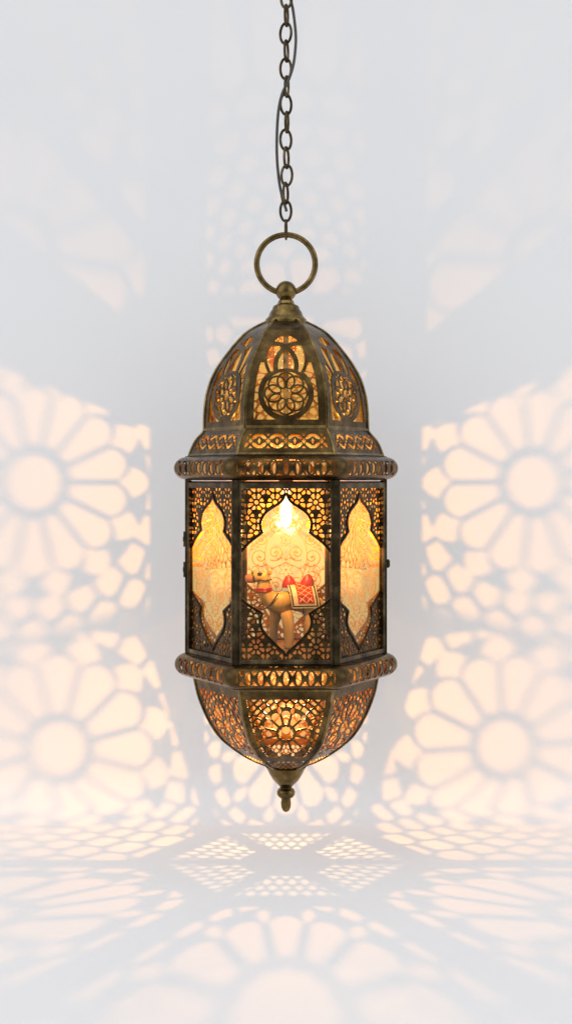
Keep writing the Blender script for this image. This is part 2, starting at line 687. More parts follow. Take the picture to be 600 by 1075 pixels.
def skirt_field(a, h):
    k = 1.06
    A, Y = a * k, EYE_H + (h - EYE_H) * k
    hw = .475 * R_SKIRT(h) * k
    region = np.minimum.reduce([Y - 454.2, 471.5 - Y, hw - 6.5 - np.abs(A)])
    p = 18.6
    x = (A + p / 2) % p - p / 2
    y = Y - 463
    ax, ay = np.abs(x), np.abs(y)
    hole = (1 - (ax / 2.6) ** .8 - (ay / 3.2) ** .8) * 1.6
    u, v = ((ax - 5.3) * .80 + (ay - 4.6) * .60), (-(ax - 5.3) * .60 + (ay - 4.6) * .80)
    hole = np.maximum(hole, (1 - np.hypot(u / 4.4, v / 1.75)) * 1.75)
    hole = np.maximum(hole, (1 - (p / 2 - ax) / 1.6 - ay / 3.4) * 1.3)
    hole = np.maximum(hole, np.minimum(.8 * (ay - 4.2 - (p / 2 - ax) * 1.1), 7.6 - ay))
    hole = np.maximum(hole, np.minimum(.8 * (ay - 5.2 - ax * 1.2), 7.6 - ay))
    return -np.minimum(region, hole)


# --- opening of the side panels (half width, h) in mm
OPEN = np.array([(0, 520.3), (2.2, 525), (6.5, 529.5), (13.6, 534), (21, 539.8), (25, 547), (25.3, 552.5), (23.4, 559.3), (29.5, 564.2), (38.5, 571.5), (46, 580),
                 (46, 604), (46, 627.6), (39.5, 633.4), (30, 639.3), (23.2, 643.8), (25.3, 650), (25.3, 656), (21.5, 663.8), (12.5, 673.4), (6, 679.8), (2, 683), (0, 686.5)], float)
OPEN[:, 0] /= 1.068
OPEN[:, 1] = EYE_H + (OPEN[:, 1] - EYE_H) / 1.068


def seg_dist(X, Y, pts):
    d = np.full(X.shape, 1e9)
    for (x0, y0), (x1, y1) in zip(pts[:-1], pts[1:]):
        vx, vy = x1 - x0, y1 - y0
        t = np.clip(((X - x0) * vx + (Y - y0) * vy) / max(vx * vx + vy * vy, 1e-9), 0, 1)
        d = np.minimum(d, np.hypot(X - x0 - t * vx, Y - y0 - t * vy))
    return d


def open_sd(a, h):
    A = np.abs(a)
    pts = np.vstack([catmull(OPEN[:8], 5), catmull(OPEN[7:11], 5), OPEN[10:13], catmull(OPEN[12:16], 5), catmull(OPEN[15:], 5)])
    d = seg_dist(A, h, pts)
    w = np.interp(h, pts[:, 1], pts[:, 0], left=-1, right=-1)
    return np.where(A < w, d, -d)


FR_T, FR_B, FR_W = 512.3, 680.0, 43.2
SP_RINGS = [(0, 1, 0), (5.0, 8, .5), (9.6, 12, 0), (14.0, 18, .5), (18.4, 24, 0), (22.8, 28, .5), (27.2, 34, 0), (31.6, 40, .5), (36, 46, 0), (40.5, 50, .5), (45, 56, 0)]


def flower_seeds(cx, cy, up):
    """eight-petalled flowers on a slanted grid, small cells filling between"""
    out = []
    pitch = 18.4
    for j in range(-4, 6):
        for i in range(-4, 4):
            x, y = cx + i * pitch + (pitch / 2 if j % 2 else 0), cy + j * pitch * .82 * (1 if up else -1)
            out.append((x, y))
            for k in range(8):
                a = 2 * math.pi * (k + .5) / 8
                out.append((x + 5.6 * math.sin(a), y + 5.6 * math.cos(a)))
            for k in range(3):
                a = 2 * math.pi * k / 3
                out.append((x + 10.6 * math.sin(a), y + 10.6 * math.cos(a)))
    return out


def spandrel_gap(a, h):
    A = np.abs(a)
    up = voronoi_gap(A, h, flower_seeds(29.0, 525.8, True))
    lo = voronoi_gap(A, h, flower_seeds(29.5, 668.0, False))
    return np.where(h < 600, up, lo)


def body_field(a, h):
    sd = open_sd(a, h)
    border = np.minimum.reduce([FR_W - np.abs(a), h - FR_T, FR_B - h])
    lat = np.minimum.reduce([spandrel_gap(a, h) - .80, -sd - 2.8, border])
    return -np.maximum(np.minimum(sd, border), lat)


def bowl_field(a, h, margin=6.2, top=732.5):
    k = 1.053
    A, Y = a * k, EYE_H + (h - EYE_H) * k
    hw = .475 * R_BOWL(h) * k
    cy = 770
    r = np.hypot(A, Y - cy)
    th = np.arctan2(A, cy - Y)
    reg = np.minimum.reduce([Y - top, hw - margin - np.abs(A), 785.0 - h])
    star = np.minimum.reduce([h - 790.3, 802.2 - h, hw - 4.3 - np.abs(A)])
    hole = 7.6 + .5 * np.cos(12 * th) - r
    hole = np.maximum(hole, ray_field(A, Y, 0, cy, 9.9, 25.5, 2.3, 12))
    hole = np.maximum(hole, petal_field(A, Y, 0, cy, 22.2, 29.6, 2.0, 12, math.pi / 12))
    lat = voronoi_gap(A, Y, ring_seeds(0, cy, [(33, 24, .5), (38.5, 28, 0), (44, 32, .5), (50, 36, 0)])) - 1.0
    hole = np.maximum(hole, np.minimum(lat, r - 30))
    st = voronoi_gap(A, h, [(x + (2.7 if j % 2 else 0), 788.5 + j * 3.4) for j in range(6) for x in np.arange(-27, 28, 5.4)]) - .5
    return -np.maximum(np.minimum(hole, reg), np.minimum(st, star))


def side_bowl_field(f):  # holes worked back from the rosette of light wanted on the backdrop
    fm = face_map(f, R_BOWL)

    def fld(a, h):
        X, H = wall_point(fm(a, h), B_H)
        left = f == BACK_LEFT
        X = np.abs(X)
        hw = .475 * R_BOWL(h)
        hole = wall_rosette(X, H, 271 if left else 260, 824 if left else 821, 1.1 if left else 1.07, 12, 0 if left else .2)
        near = 165 - np.clip(H - 700, 0, 190) * .31
        reg = np.minimum.reduce([hw - 2.5 - np.abs(a), (X - near) * .22, (H - 668 - (X - 165) * .24) * .22, 785.0 - h, h - 711])
        star = np.minimum.reduce([h - 790.3, 802.2 - h, hw - 4.3 - np.abs(a)])
        st = voronoi_gap(a * 1.05, h, [(x + (2.7 if j % 2 else 0), 788.5 + j * 3.4) for j in range(6) for x in np.arange(-27, 28, 5.4)]) - .5
        return -np.maximum(np.minimum(hole * .22, reg), np.minimum(st, star))
    return fld


def side_body_field(f):  # upper holes shaped so their light draws a rosette on the wall
    fm = face_map(f, R_BODY)

    def fld(a, h):
        X, H = wall_point(fm(a, h), A_H)
        left = f == BACK_LEFT
        X = np.abs(X)
        border = np.minimum.reduce([FR_W + 3 - np.abs(a), h - 505.5, FR_B - h])
        hole = np.minimum.reduce([wall_rosette(X, H, 301 if left else 295, 508, 1.1 if left else 1.06, 14 if left else 13, 0 if left else .12) * .27, (X - 165) * .27, border, 600 - h])
        base = -body_field(a, h)
        return -np.where(h < 600.5, hole, base)
    return fld


def high_field(f, Rfun, h0, h1):
    """back sides of the dome and skirt: holes shaped to throw a loose flower and lattice on the wall"""
    fm = face_map(f, Rfun)

    def fld(a, h):
        X, H = wall_point(fm(a, h), A_H)
        if f == BACK:
            hole = wall_rosette(X, H, 12, 318, .8, 12, .1) - 1.6
            near = 99
        else:
            left = f == BACK_LEFT
            X = np.abs(X)
            hole = wall_rosette(X, H, 330 if left else 318, 232 if left else 246, 1.5, 12, .1 if left else .3)
            near = X - 168
        reg = np.minimum.reduce([.475 * Rfun(h) - 3.4 - np.abs(a), h - h0, h1 - h])
        return -np.minimum.reduce([hole * .28, reg, near * .28 + 0 * a])
    return fld


def high_set(Rfun, h0, h1):
    return {f: high_field(f, Rfun, h0, h1) for f in (BACK, BACK_LEFT, BACK_RIGHT)}


def panels(name, field, Rfun, a1, h0, h1, step, parent, special=None, t=1.1, inner=None):
    us, vs, U, V = grid(-a1, a1, h0, h1, step)
    edge = .475 * Rfun(V) - np.abs(U)
    common = None
    out = []
    for f in range(6):
        if special and f in special:
            V2, F2 = march(np.minimum(special[f](U, V), edge), us, vs)
        else:
            if common is None:
                common = march(np.minimum(field(U, V), edge), us, vs)
            V2, F2 = common
        out.append(solid(name, V2, F2, face_map(f, Rfun), t, [M_BRASS, inner or M_INNER], parent, ORG))
    return out


def corner_tubes(mb, Rfun, hs, r, n=8, out=0.0):
    for k in range(6):
        mb.tube([corner(k, float(Rfun(h)) + out, h) for h in hs], r, n)


# dome
mb = MB()
corner_tubes(mb, R_DOME, np.linspace(338, 452, 26), 1.5)
mb.loft([[corner(k, R, h) for k in range(6)] for R, h in ((86.2, 449.5), (87.4, 452), (86.2, 454.2), (82.5, 453.5), (82.5, 450))], closed_loft=True)
dome = mb.build('dome', M_POLISH, lantern, ORG)
for o, f in zip(panels('dome_panel', dome_field, R_DOME, 41, 338, 452, .55, dome, high_set(R_DOME, 344, 448.5)), range(6)):
    mb = MB()
    hs = np.linspace(341, 449, 22)
    vv = []
    for h in hs:
        R = float(R_DOME(h)) - 3.2
        vv += [tuple(corner(f, R, h)), tuple(corner(f + 1, R, h))]
    mb.add(vv, [(2 * i, 2 * i + 1, 2 * i + 3, 2 * i + 2) for i in range(len(hs) - 1)])
    mb.build('amber_glass', M_LINER, dome, ORG)

# flared skirt under the dome
mb = MB()
corner_tubes(mb, R_SKIRT, np.linspace(453, 480, 9), 1.5)
mb.loft([[corner(k, R, h) for k in range(6)] for R, h in ((101.5, 476.5), (103.2, 478.5), (102.6, 481.5), (97, 481), (97, 477))], closed_loft=True)
skirt = mb.build('dome_skirt', M_POLISH, lantern, ORG)
for f in range(6):
    mb = MB()
    hs = np.linspace(455, 477, 7)
    vv = []
    for h in hs:
        R = float(R_SKIRT(h)) - 3.0
        vv += [tuple(corner(f, R, h)), tuple(corner(f + 1, R, h))]
    mb.add(vv, [(2 * i, 2 * i + 1, 2 * i + 3, 2 * i + 2) for i in range(len(hs) - 1)])
    mb.build('amber_glass', M_LINER, skirt, ORG)  # added sheet, turns the pale view through the skirt amber
panels('skirt_panel', skirt_field, R_SKIRT, 49, 453, 480, .55, skirt, high_set(R_SKIRT, 455.5, 475.5))


# bulging rims above and below the glass
def rim(name, hc, hh, Rmax, Rin):
    cut = 6.0
    us, vs, U, V = grid(-1, 1, -1, 1, .014)
    wd = .475 * Rmax
    A, Y = U * wd, V * hh * 1.28
    p = 12.4
    x = (A + p / 2) % p - p / 2
    x2 = A % p - p / 2
    wx = 1.7 + 1.1 * np.abs(Y / 6) ** 1.2
    hole = (1 - np.hypot(x / 2.5, Y / 6.0)) * 2.5
    hole = np.maximum(hole, np.minimum(.8 * (np.abs(Y) - 2.0 - np.abs(x2) * 1.3), 6.6 - np.abs(Y)))
    hole = np.minimum(hole, wd - 8.5 - np.abs(A))
    V2, F2 = march(-hole, us, vs)
    root = None
    for f in range(6):
        A_, B_ = HEX[f], HEX[(f + 1) % 6]
        mid, half = (A_ + B_) / 2, (B_ - A_) / 2

        def fm(u, v, depth=0.0):
            ang = v * math.pi * .5
            R = Rin + (Rmax - Rin - depth) * np.cos(ang) ** .8
            R = R * (1 - .026 * np.abs(u) ** 10)
            x = (mid[0] + half[0] * u) * R
            y = (mid[1] + half[1] * u) * R
            return np.stack([x, y, hc + (hh - depth * .5) * np.sin(ang)], -1)
        nm = name if root is None else 'rim_segment'
        V3 = np.array(V2)
        o = solid('rim_segment', V3, F2, fm, 1.0, [M_BRASS, M_INNER], None, ORG)
        o.data.polygons.foreach_set('use_smooth', [True] * len(o.data.polygons))
        o.data.set_sharp_from_angle(angle=math.radians(40))
        yield o


for nm, hc, Rm in (('upper_rim', 491.6, 120.6), ('lower_rim', 697.0, 119.8)):
    mb = MB()
    for s in (-1, 1):
        mb.loft([[corner(k, R, hc + s * h) for k in range(6)] for R, h in ((105.5, 11.2), (105.5, 12.6), (98, 12.6), (98, 11.2))], closed_loft=True)
    # ledge added along the back three sides to block stray lamp light
    h0, R0 = (503.3, 75.0) if nm == 'upper_rim' else (709.2, 47.0)
    mb.loft([[corner(k, R, hh) for R, hh in ((R0, h0), (103.5 if R0 > 50 else 93.0, h0), (103.5 if R0 > 50 else 93.0, h0 + .9), (R0, h0 + .9))] for k in range(4)])
    rm = mb.build(nm, M_DARK, lantern, ORG)
    for f in range(6):
        mb = MB()
        mb.add([tuple(corner(k, 102.6, h)) for k, h in ((f, hc - 10.5), (f + 1, hc - 10.5), (f + 1, hc + 10.5), (f, hc + 10.5))], [(0, 1, 2, 3)])
        mb.build('amber_glass', M_RIMGLASS, rm, ORG)  # added sheet, tints what shows through the rim's holes
    for o in rim('rim_segment', hc, 12.0, Rm, 103.0):
        o.parent = rm

# glazed body (rims of the openings are raised): posts, pierced side panels, frames and panes
for k in range(6):
    mb = MB()
    c = HEX[k] / np.linalg.norm(HEX[k])
    n_ = np.array([-c[1], c[0]])
    rings = []
    for h in (503.5, 685.5):
        ring = []
        for (u, v) in ((1.6, -3.4), (1.6, 3.4), (-3.0, 5.2), (-5.0, 0), (-3.0, -5.2)):
            q = HEX[k] * 104.0 + c * u + n_ * v
            ring.append((q[0], q[1], h))
        rings.append(ring)
    mb.loft(rings)
    mb.build('corner_post', M_DARK, lantern, ORG, bevel=.5)

us, vs, U, V = grid(-46.5, 46.5, 505, 684.5, .62)
common_body = march(body_field(U, V), us, vs)
ARAB = None


def arabesque(a, h, thin=.22):
    """raised scrolls of the pressed glass: paired spirals round small flowers"""
    A = np.abs(a)
    d = np.full(A.shape, 9.0)

    def spiral(cx, cy, r0, turns, sgn, start):
        t = np.linspace(0, 1, 46)
        ang = start + sgn * turns * 2 * math.pi * t
        r = r0 * (1 - .82 * t)
        return np.stack([cx + r * np.cos(ang), cy + r * np.sin(ang)], 1)
    for cx, cy, r0, sg, st in ((10.5, 556, 9, 1, -2.2), (29, 590, 11, -1, 2.4), (12, 585, 9.5, 1, 1.0), (30, 616, 10, 1, -1.8), (11, 622, 9.5, -1, -1.2),
                               (13, 649, 8.5, 1, 2.0), (27, 570, 7, 1, 0.4), (9, 536, 5.5, -1, 1.6), (33, 638, 6.5, -1, 0.4), (9, 668, 4.5, 1, 0)):
        d = np.minimum(d, seg_dist(A, h, spiral(cx, cy, r0, 1.55, sg, st)) - .75)
        lf = np.hypot((A - cx) / 1.25, h - cy) - 1.5
        d = np.minimum(d, lf)
    for cy, w in ((571, 5.0), (604, 6.5), (636, 5.5), (546, 3.5)):
        th = np.arctan2(a, h - cy)
        d = np.minimum(d, np.abs(np.hypot(a, h - cy) - w * (1 + .28 * np.cos(6 * th))) - .7)
        d = np.minimum(d, np.hypot(a, h - cy) - 1.4)
    for pts in ([(0, 530), (5, 545), (19, 562), (38, 578)], [(0, 596), (16, 604), (22, 618), (40, 628)], [(0, 660), (6, 645), (20, 634), (42, 600)], [(3, 556), (20, 572), (22, 600), (4, 640)]):
        d = np.minimum(d, seg_dist(A, h, catmull(pts, 8)) - .6)
    for cx, cy, r0, sg, st in ((21, 546, 5, 1, 0), (35, 604, 5.5, 1, 2), (22, 602, 5, -1, 1), (4.5, 590, 4, 1, 2.5), (20, 635, 5, -1, 2.2), (36, 578, 4, -1, 3), (37, 626, 4.5, -1, 0),
                               (5, 548, 4, 1, 0.5), (18, 660, 5, 1, 1.4), (4.5, 652, 4, -1, 2)):
        d = np.minimum(d, seg_dist(A, h, spiral(cx, cy, r0, 1.1, sg, st)) - .55)
        for q in range(3):
            an = st + q * 2.1
            lx, ly = cx + r0 * 1.15 * math.cos(an), cy + r0 * 1.15 * math.sin(an)
            u, v = (A - lx) * math.cos(an) + (h - ly) * math.sin(an), -(A - lx) * math.sin(an) + (h - ly) * math.cos(an)
            d = np.minimum(d, (np.hypot(u / 2.1, v / .95) - 1) * .95)
    return -d - thin


rim_mesh = march(np.minimum(1.15 - np.abs(open_sd(U, V) + 1.25), 46.2 - np.abs(U)), us, vs)
us2, vs2, U2, V2g = grid(-46, 46, 510, 683, .5)
relief_mesh = march(arabesque(U2, V2g), us2, vs2)

for f in range(6):
    fm = face_map(f, R_BODY)
    if f in (BACK_LEFT, BACK_RIGHT):
        v2, f2 = march(side_body_field(f)(U, V), us, vs)
    else:
        v2, f2 = common_body
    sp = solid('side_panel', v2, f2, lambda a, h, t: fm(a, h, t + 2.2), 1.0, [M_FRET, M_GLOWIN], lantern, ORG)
    if f not in (BACK_LEFT, BACK_RIGHT):
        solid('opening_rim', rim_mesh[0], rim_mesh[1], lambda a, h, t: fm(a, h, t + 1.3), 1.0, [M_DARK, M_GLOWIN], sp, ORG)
    # frame: four rails standing proud of the pierced sheet
    mb = MB()
    A_, B_ = HEX[f], HEX[(f + 1) % 6]
    tang = (B_ - A_) / np.linalg.norm(B_ - A_)
    mid = (A_ + B_) / 2
    nr = mid / np.linalg.norm(mid)

    def rail(a0, a1, h0, h1, out=1.4, inn=3.6):
        p0, p1 = fm(np.array([a0, a1]), np.array([h0, h0]))
        c = (p0 + p1) / 2
        c[2] = (h0 + h1) / 2
        c = c + np.array([nr[0], nr[1], 0]) * (out - inn) / 2
        hx = (p1 - p0) / 2
        mb.box(c, hx, (nr[0] * (out + inn) / 2, nr[1] * (out + inn) / 2, 0), (0, 0, (h1 - h0) / 2))
    rail(-47, -43.4, 506, 685)
    rail(43.4, 47, 506, 685)
    rail(-43.4, 43.4, 506.2, 512.2, 1.2)
    rail(-43.4, 43.4, 679.8, 684.8, 1.2)
    mb.build('panel_frame', M_CHAIN, sp, ORG, smooth=False, bevel=.7)
    # pane
    mb = MB()
    p = fm(np.array([-46, 46, 46, -46]), np.array([509, 509, 683, 683]), 3.8)
    q = fm(np.array([-46, 46, 46, -46]), np.array([509, 509, 683, 683]), 4.9)
    mat = M_CLEAR if f == FRONT else (M_PANE if f in (FRONT_LEFT, FRONT_RIGHT) else M_BACKPANE)
    mb.add(list(map(tuple, p)), [(0, 1, 2, 3)])
    pane = mb.build('glass_pane', mat, sp, ORG, smooth=False)
    if f in (FRONT_LEFT, FRONT_RIGHT, BACK):
        solid('glass_relief', relief_mesh[0], relief_mesh[1], lambda a, h, t: fm(a, h, 5.2 + t), .5, [M_RELIEF, M_RELIEF], sp, ORG)
    if f == FRONT_LEFT:
        for hh in (566, 598):
            mb = MB()
            mb.tube([(-106.2, 2, hh - 8), (-106.2, 2, hh + 8)], 1.5, 12)
            mb.tube([(-106.2, 2, hh - 2.5), (-106.2, 2, hh + 2.5)], 2.0, 12)
            mb.build('hinge', M_DARK, sp, ORG)
    if f == FRONT_RIGHT:
        mb = MB()
        mb.lathe([(1.2, 587), (2.4, 589), (2.4, 594), (1.2, 596)], 14, 106.5, -1)
        mb.tube([(103, -1, 591.5), (107, -1, 591.5)], 1.2, 10)
        mb.build('clasp', M_DARK, sp, ORG)

# plate the figurine stands on
mb = MB()
mb.loft([[corner(k, R, h) for k in range(6)] for R, h in ((98.5, 682.2), (98.5, 684.0))])
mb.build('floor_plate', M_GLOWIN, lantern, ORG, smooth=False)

# bowl
mb = MB()
corner_tubes(mb, R_BOWL, np.linspace(709, 804, 24), 1.5)
mb.loft([[corner(k, R, h) for k in range(6)] for R, h in ((97.5, 708), (97.3, 712.5), (94.2, 713), (94.2, 711), (94.2, 708))], closed_loft=True)
bowl = mb.build('bottom_bowl', M_POLISH, lantern, ORG)
for f in range(6):
    mb = MB()
    hs = np.linspace(712, 788, 16)
    vv = []
    for h in hs:
        R = float(R_BOWL(h)) - 3.0
        vv += [tuple(corner(f, R, h)), tuple(corner(f + 1, R, h))]
    mb.add(vv, [(2 * i, 2 * i + 1, 2 * i + 3, 2 * i + 2) for i in range(len(hs) - 1)])
    mb.build('amber_glass', M_BOWLGLASS, bowl, ORG)
panels('bowl_panel', bowl_field, R_BOWL, 46, 709, 804, .5, bowl,
       {BACK: lambda a, h: bowl_field(a, h, 2.6, 715), BACK_LEFT: side_bowl_field(BACK_LEFT), BACK_RIGHT: side_bowl_field(BACK_RIGHT)}, inner=M_DIMIN)  # back panels pierced to suit the light they throw

# drop finial and crowning knob
mb = MB()
mb.lathe([(3, 801), (20.5, 802.5), (21.5, 804.5), (20.3, 806.5), (17.5, 812), (13.5, 818.5), (9, 823), (6.6, 825.5), (6.4, 827), (8.4, 828.2), (9.6, 831),
          (9.4, 834), (7.6, 836.5), (5.2, 838), (4.9, 839.5), (5.4, 843), (4.9, 847.5), (3.4, 850.8), (1.2, 852.3), (.2, 852.5)][::1], 36)
mb.build('drop_finial', M_POLISH, lantern, ORG)
mb = MB()
prof = [(21.5, 341), (21.8, 338), (21.5, 335.5), (19.4, 333.5), (18, 331.5), (16.8, 328), (14.6, 325), (13.8, 322.5), (13.0, 321.2), (10, 319.8), (8.6, 318), (8.2, 316.2)]
for k in range(13):
    t = math.pi * (1 - .2) * (1 - k / 12)
    prof.append((10.9 * math.sin(t) + (.01 if k == 12 else 0), 305.8 - 10.9 * math.cos(t)))
mb.lathe(prof, 40)
mb.build('crown_knob', M_POLISH, lantern, ORG)
mb = MB()
mb.tube([(30.6 * math.sin(a), -.5 + .0 * a, 277.2 - 30.6 * math.cos(a)) for a in np.linspace(0, 2 * math.pi, 73)[:-1]], 3.05, 16, True)
mb.build('hanging_ring', M_POLISH, lantern, ORG)

# lamp holder on its tube, and the bulb
m_tube = paint('brown_lamp_tube', (.16, .05, .025), .45)
mb = MB()
mb.lathe([(2.9, 340), (2.9, 474), (6.5, 476), (7.5, 480), (7.5, 508), (6.5, 512), (5.5, 513)], 24)
holder = mb.build('lamp_holder', m_tube, lantern, ORG)
mb = MB()
mb.lathe([(3.6, 512), (4.2, 517), (5.2, 523), (6.5, 530), (7.2, 537), (6.9, 543), (5.6, 548.5), (3.4, 552.4), (1.4, 554), (.2, 554.2)], 28)
mb.build('bulb', M_BULB, lantern, ORG)

# ------------------------------------------------------------------ chain and cord
chain = bpy.data.objects.new('hanging_chain', None)
chain.location = P(0, 0, 250)
COL.objects.link(chain)
chain['label'] = 'dark bronze chain of oval links hooked on the ring above the lantern'
chain['category'] = 'chain'


def link_pts(h, hl, hw, rot, x0=0.0, tilt=0.0):
    pts = []
    for k in range(28):
        a = 2 * math.pi * k / 28
        u, v = hw * math.sin(a), -hl * math.cos(a)
        u, v = u * math.cos(tilt) - v * math.sin(tilt), u * math.sin(tilt) + v * math.cos(tilt)
        pts.append((x0 + u * math.cos(rot), u * math.sin(rot), h + v))
    return pts


rg = random.Random(4)
mb = MB()
mb.tube(link_pts(241.0, 10.2, 3.4, math.radians(78)), 1.15, 8, True)
mb.build('chain_link', M_CHAIN, chain, P(0, 0, 250))
h, i = 221.5, 0
while h > -90:
    mb = MB()
    rot = math.radians(rg.uniform(-8, 12) if i % 2 == 0 else rg.uniform(64, 76))
    mb.tube(link_pts(h, 10.9, 5.7, rot, .4 + rg.uniform(-.8, .8), rg.uniform(-.09, .09)), 1.45, 9, True)
    mb.build('chain_link', M_CHAIN, chain, P(0, 0, 250))
    h -= 18.65
    i += 1

m_cord = paint('dark_olive_cord', (.045, .04, .03), .45)
pts = catmull([(2, -3, -110), (9, 2, -50), (3.5, 3.5, -14), (7.5, 3, 10), (10.2, 1, 35), (9.8, -1, 52), (7.5, -3.5, 70), (2.5, -5.5, 86), (-4, -4.5, 100), (-8, -2, 118),
               (-9.6, 0, 145), (-9.3, 1.5, 168), (-7.2, 1.5, 190), (-4.8, 1, 203), (-3.2, .5, 211), (-.8, -.2, 217), (.6, .6, 222)], 8)
mb = MB()
mb.tube([tuple(p) for p in pts], 1.55, 10)
cord = mb.build('power_cord', m_cord, None, (0, 0, 0))
cord['label'] = 'thin dark cord winding loosely round the lantern chain'
cord['category'] = 'cord'

# ------------------------------------------------------------------ camel figurine
camel = bpy.data.objects.new('camel_figurine', None)
CO = P(4, 0, 682)
camel.location = CO
COL.objects.link(camel)
camel['label'] = 'small painted wooden camel with red saddle standing inside the lantern'
camel['category'] = 'figurine'

m, nd, lk, b = material('ochre_painted_wood')
wv = noise(nd, lk, 90, 5, .6, stretch=(1.6, 1.6, .35))
lk.new(ramp(nd, lk, wv, [(.3, (.40, .19, .035)), (.55, (.52, .27, .055)), (.75, (.60, .34, .085))]), b.inputs['Base Color'])
b.inputs['Roughness'].default_value = .5
M_CAMEL = m
M_RED = paint('red_saddle_paint', (.32, .01, .008), .4, .25, 140, .4)
M_CREAM = paint('cream_cloth_paint', (.58, .44, .22), .5, .12, 120, .3)
M_BLACK = paint('black_paint', (.02, .015, .012), .4)
M_MUZZLE = paint('pink_muzzle_paint', (.50, .15, .06), .45)
M_GOLD = paint('gold_line_paint', (.75, .30, .10), .4)


def skin_obj(name, chains, mat, parent, origin, levels=2):
    """a continuous body grown round a skeleton: chains of (x, d, h, radius) joined at named joints"""
    verts, edges, rad = [], [], []
    names = {}
    for ch in chains:
        prev = None
        for j in ch:
            if isinstance(j, str):
                i = names[j]
            else:
                i = len(verts)
                v = Vector(P(*j[:3])) - Vector(origin)
                verts.append(v)
                r = j[3] if isinstance(j[3], tuple) else (j[3], j[3])
                rad.append(r)
                if len(j) > 4:
                    names[j[4]] = i
            if prev is not None:
                edges.append((prev, i))
            prev = i
    me = bpy.data.meshes.new(name)
    me.from_pydata([tuple(v) for v in verts], edges, [])
    o = bpy.data.objects.new(name, me)
    COL.objects.link(o)
    sk = o.modifiers.new('skin', 'SKIN')
    sk.use_smooth_shade = True
    sk.branch_smoothing = .6
    if not me.skin_vertices:
        bm = bmesh.new()
        bm.from_mesh(me)
        bm.verts.layers.skin.verify()
        bm.to_mesh(me)
        bm.free()
    for i, r in enumerate(rad):
        me.skin_vertices[0].data[i].radius = (r[0] * MM, r[1] * MM)
    me.skin_vertices[0].data[0].use_root = True
    sub = o.modifiers.new('sub', 'SUBSURF')
    sub.levels = sub.render_levels = levels
    dg = bpy.context.evaluated_depsgraph_get()
    nm = bpy.data.meshes.new_from_object(o.evaluated_get(dg))
    bpy.data.objects.remove(o)
    nm.materials.clear()
    nm.materials.append(mat)
    nm.polygons.foreach_set('use_smooth', [True] * len(nm.polygons))
    nm.name = name
    o = bpy.data.objects.new(name, nm)
    COL.objects.link(o)
    o.parent = parent
    return o


skin_obj('body', [
    [(25, 5, 630, 12.0, 'pelvis'), (8, 2, 628.5, 14.6, 'waist'), (-9, -2, 629.5, 14.2, 'chest'), (-19.5, -5, 630, 11.5), (-23.5, -7, 621, 8.6),
     (-23.5, -7, 612, 7.8), (-22.5, -7, 604.5, 7.6), (-30, -8.5, 604.5, 6.6), (-36, -9.5, 606, 5.2), (-40.5, -10, 606.8, 4.4)],
    ['chest', (0, -8, 640, 8.6), (2.5, -11, 652, 6.9), (3.2, -12, 666, 5.7), (3, -12, 676, 5.3), (2.2, -12.5, 681, 5.8)],
    ['chest', (-10, 6, 641, 7.4), (-12.5, 9, 655, 5.6), (-13.5, 10, 670, 4.8), (-14.5, 10, 681, 4.9)],
    ['pelvis', (25, -1, 640, 8.8), (23.5, -4, 653, 6.2), (25, -5, 667, 5.0), (26, -8, 681, 4.8)],
    ['pelvis', (29, 14, 645, 7.5), (30, 16, 658, 5.2), (33, 16, 668, 4.4), (31, 16, 681, 4.8)],
    ['pelvis', (36.5, 10, 630, 3.2), (39, 11, 642, 1.8), (38.5, 11, 652, 2.0)],
], M_CAMEL, camel, CO)

# muzzle, eyes, ears, halter, collar
mb = MB()
mb.lathe([(.2, 0), (3.2, .6), (4.9, 2.6), (5.5, 5.5), (5.4, 8.5), (4.6, 10.5)], 20)
vv = []
ax = Vector((-1, -.13, .10)).normalized()
e1 = ax.cross(Vector((0, 0, 1))).normalized()
e2 = ax.cross(e1)
for (x, y, z) in mb.v:
    q = Vector((-42.6, -10.2, 607.0)) - ax * (z) + e1 * x * .95 + e2 * y * .9
    vv.append(tuple(q))
mb.v = vv
mb.build('muzzle', M_MUZZLE, camel, CO)


def blob(mb, c, r, m=0, n=12):
    vs, fs = [], []
    for i in range(n + 1):
        t = math.pi * i / n
        for k in range(n):
            a = 2 * math.pi * k / n
            vs.append((c[0] + r[0] * math.sin(t) * math.cos(a), c[1] + r[1] * math.sin(t) * math.sin(a), c[2] + r[2] * math.cos(t)))
    for i in range(n):
        for k in range(n):
            l = (k + 1) % n
            fs.append((i * n + k, i * n + l, (i + 1) * n + l, (i + 1) * n + k))
    mb.add(vs, fs, m)


for sgn in (-1, 1):
    mb = MB()
    blob(mb, (-27, -7.8 + sgn * 6.7, 601.2), (2.7, 1.0, 1.9))
    mb.build('eye', M_BLACK, camel, CO)
    mb = MB()
    blob(mb, (-17.2, -6.5 + sgn * 5.2, 600), (2.6, 1.3, 3.2))
    mb.build('ear', M_CAMEL, camel, CO)


def ring_about(mb, c, axis, ru, rv, r, n=30, flat=1.0, m=0):
    axis = Vector(axis).normalized()
    u = axis.cross(Vector((0, 1, 0.01))).normalized()
    v = axis.cross(u)
    mb.tube([Vector(c) + u * ru * math.cos(a) + v * rv * math.sin(a) for a in np.linspace(0, 2 * math.pi, n + 1)[:-1]], r, 8, True, m)


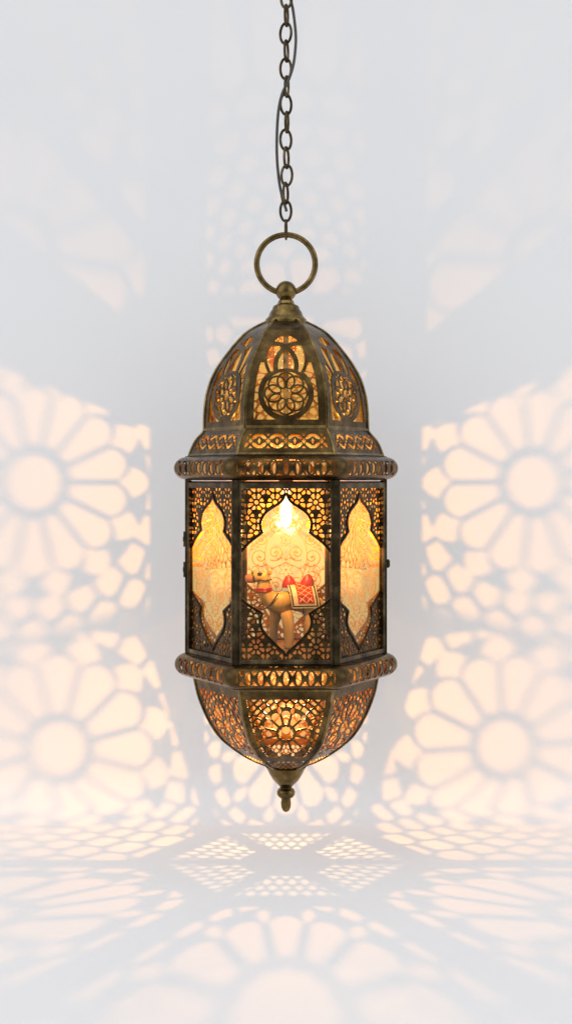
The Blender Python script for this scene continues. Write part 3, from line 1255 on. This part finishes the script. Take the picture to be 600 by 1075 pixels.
mb = MB()
for dz in (-1.3, 0, 1.3):
    ring_about(mb, (-23.6, -7, 618.6 + dz), (.08, 0, 1), 8.3, 8.2, 1.1)
mb.build('collar', M_RED, camel, CO)
mb = MB()
ring_about(mb, (-34, -9.2, 605.5), (1, .12, -.2), 5.9, 5.9, .8)
ring_about(mb, (-23, -7, 608.2), (.05, 0, 1), 8.0, 8.0, .6)
mb.build('halter', M_BLACK, camel, CO)
mb = MB()
pts = [(-8, -16.2, 621), (-13, -16.0, 629), (-19, -13.4, 636), (-25, -9.5, 638.5), (-28.5, -4, 637), (-24, 6, 633)]
mb.tube([tuple(p) for p in catmull(pts, 5)], .75, 8)
mb.build('strap', M_BLACK, camel, CO)
mb = MB()
mb.tube([tuple(p) for p in catmull([(18, -12.5, 637), (18, -11, 642), (17, -7, 644.0)], 5)], .7, 8)
mb.build('strap', M_BLACK, camel, CO)


# saddle cloth lying over the back, its dark edging and the red panel
def drape(mb, x0, x1, a0, a1, rad, t, mfun, nx=26, na=40):
    def pt(i, j, r):
        x = x0 + (x1 - x0) * i / nx
        a = a0 + (a1 - a0) * j / na
        yc = 2 + (x - 8) * .22
        rr = r + .6 * math.sin(j * .7) * (abs(a) > 1.2) * 0.3
        yy = yc + rr * math.sin(a)
        hh = 630 - rr * math.cos(a) * 1.02 + max(0, abs(a) - 1.45) * 7
        return (x + max(0, abs(a) - .3) * 3.2 - 2, yy, hh)
    for j in range(na):
        for i in range(nx):
            q = [pt(i, j, rad), pt(i + 1, j, rad), pt(i + 1, j + 1, rad), pt(i, j + 1, rad)]
            mb.add(q, [(0, 1, 2, 3)], mfun((i + .5) / nx, (j + .5) / na))
    for (i, j, k, l) in [(0, j, 0, j + 1) for j in range(na)] + [(nx, j, nx, j + 1) for j in range(na)] + [(i, 0, i + 1, 0) for i in range(nx)] + [(i, na, i + 1, na) for i in range(nx)]:
        mb.add([pt(i, j, rad), pt(k, l, rad), pt(k, l, rad - t), pt(i, j, rad - t)], [(0, 1, 2, 3)], mfun((i + .5) / nx, (j + .5) / na))


def cloth_m(u, v):
    du, dv = min(u, 1 - u), min(v, 1 - v)
    if (.035 < du < .085 and dv > .02) or (.015 < dv < .04 and du > .03):
        return 1
    if .085 < du < .13 and dv > .05 or .05 < dv < .07:
        return 2 if int(v * 60) % 2 and dv < .07 else 0
    return 0


mb = MB()
drape(mb, 3.5, 32, -1.85, 1.85, 16.6, 1.6, cloth_m, 34, 60)
mb.build('saddle_cloth', [M_CREAM, M_BLACK, M_GOLD], camel, CO, smooth=False)
mb = MB()


def red_m(u, v):
    w = abs(((v * 9) % 1) - .5) * 2
    s = abs(((u * 2) % 1) - .5) * 2
    return 1 if abs(w - s) < .16 and .08 < u < .92 else 0


drape(mb, 11, 27.5, -1.62, 1.62, 17.4, 1.2, red_m, 26, 96)
mb.build('saddle_panel', [M_RED, M_GOLD], camel, CO, smooth=False)
for cx, hh in ((3.5, 607.5), (21.5, 606.5)):
    mb = MB()
    rings = []
    for t in np.linspace(0, 1, 9):
        r = 8.2 * (1 - t ** 1.7) ** .62 + .15
        rings.append([(cx + r * .95 * math.cos(a) + 2.2 * t * (1 if cx > 10 else -.3), 3 + r * .8 * math.sin(a), hh + 9.5 - 13.5 * t) for a in np.linspace(0, 2 * math.pi, 21)[:-1]])
    mb.loft(rings)
    mb.build('saddle_horn', M_RED, camel, CO)
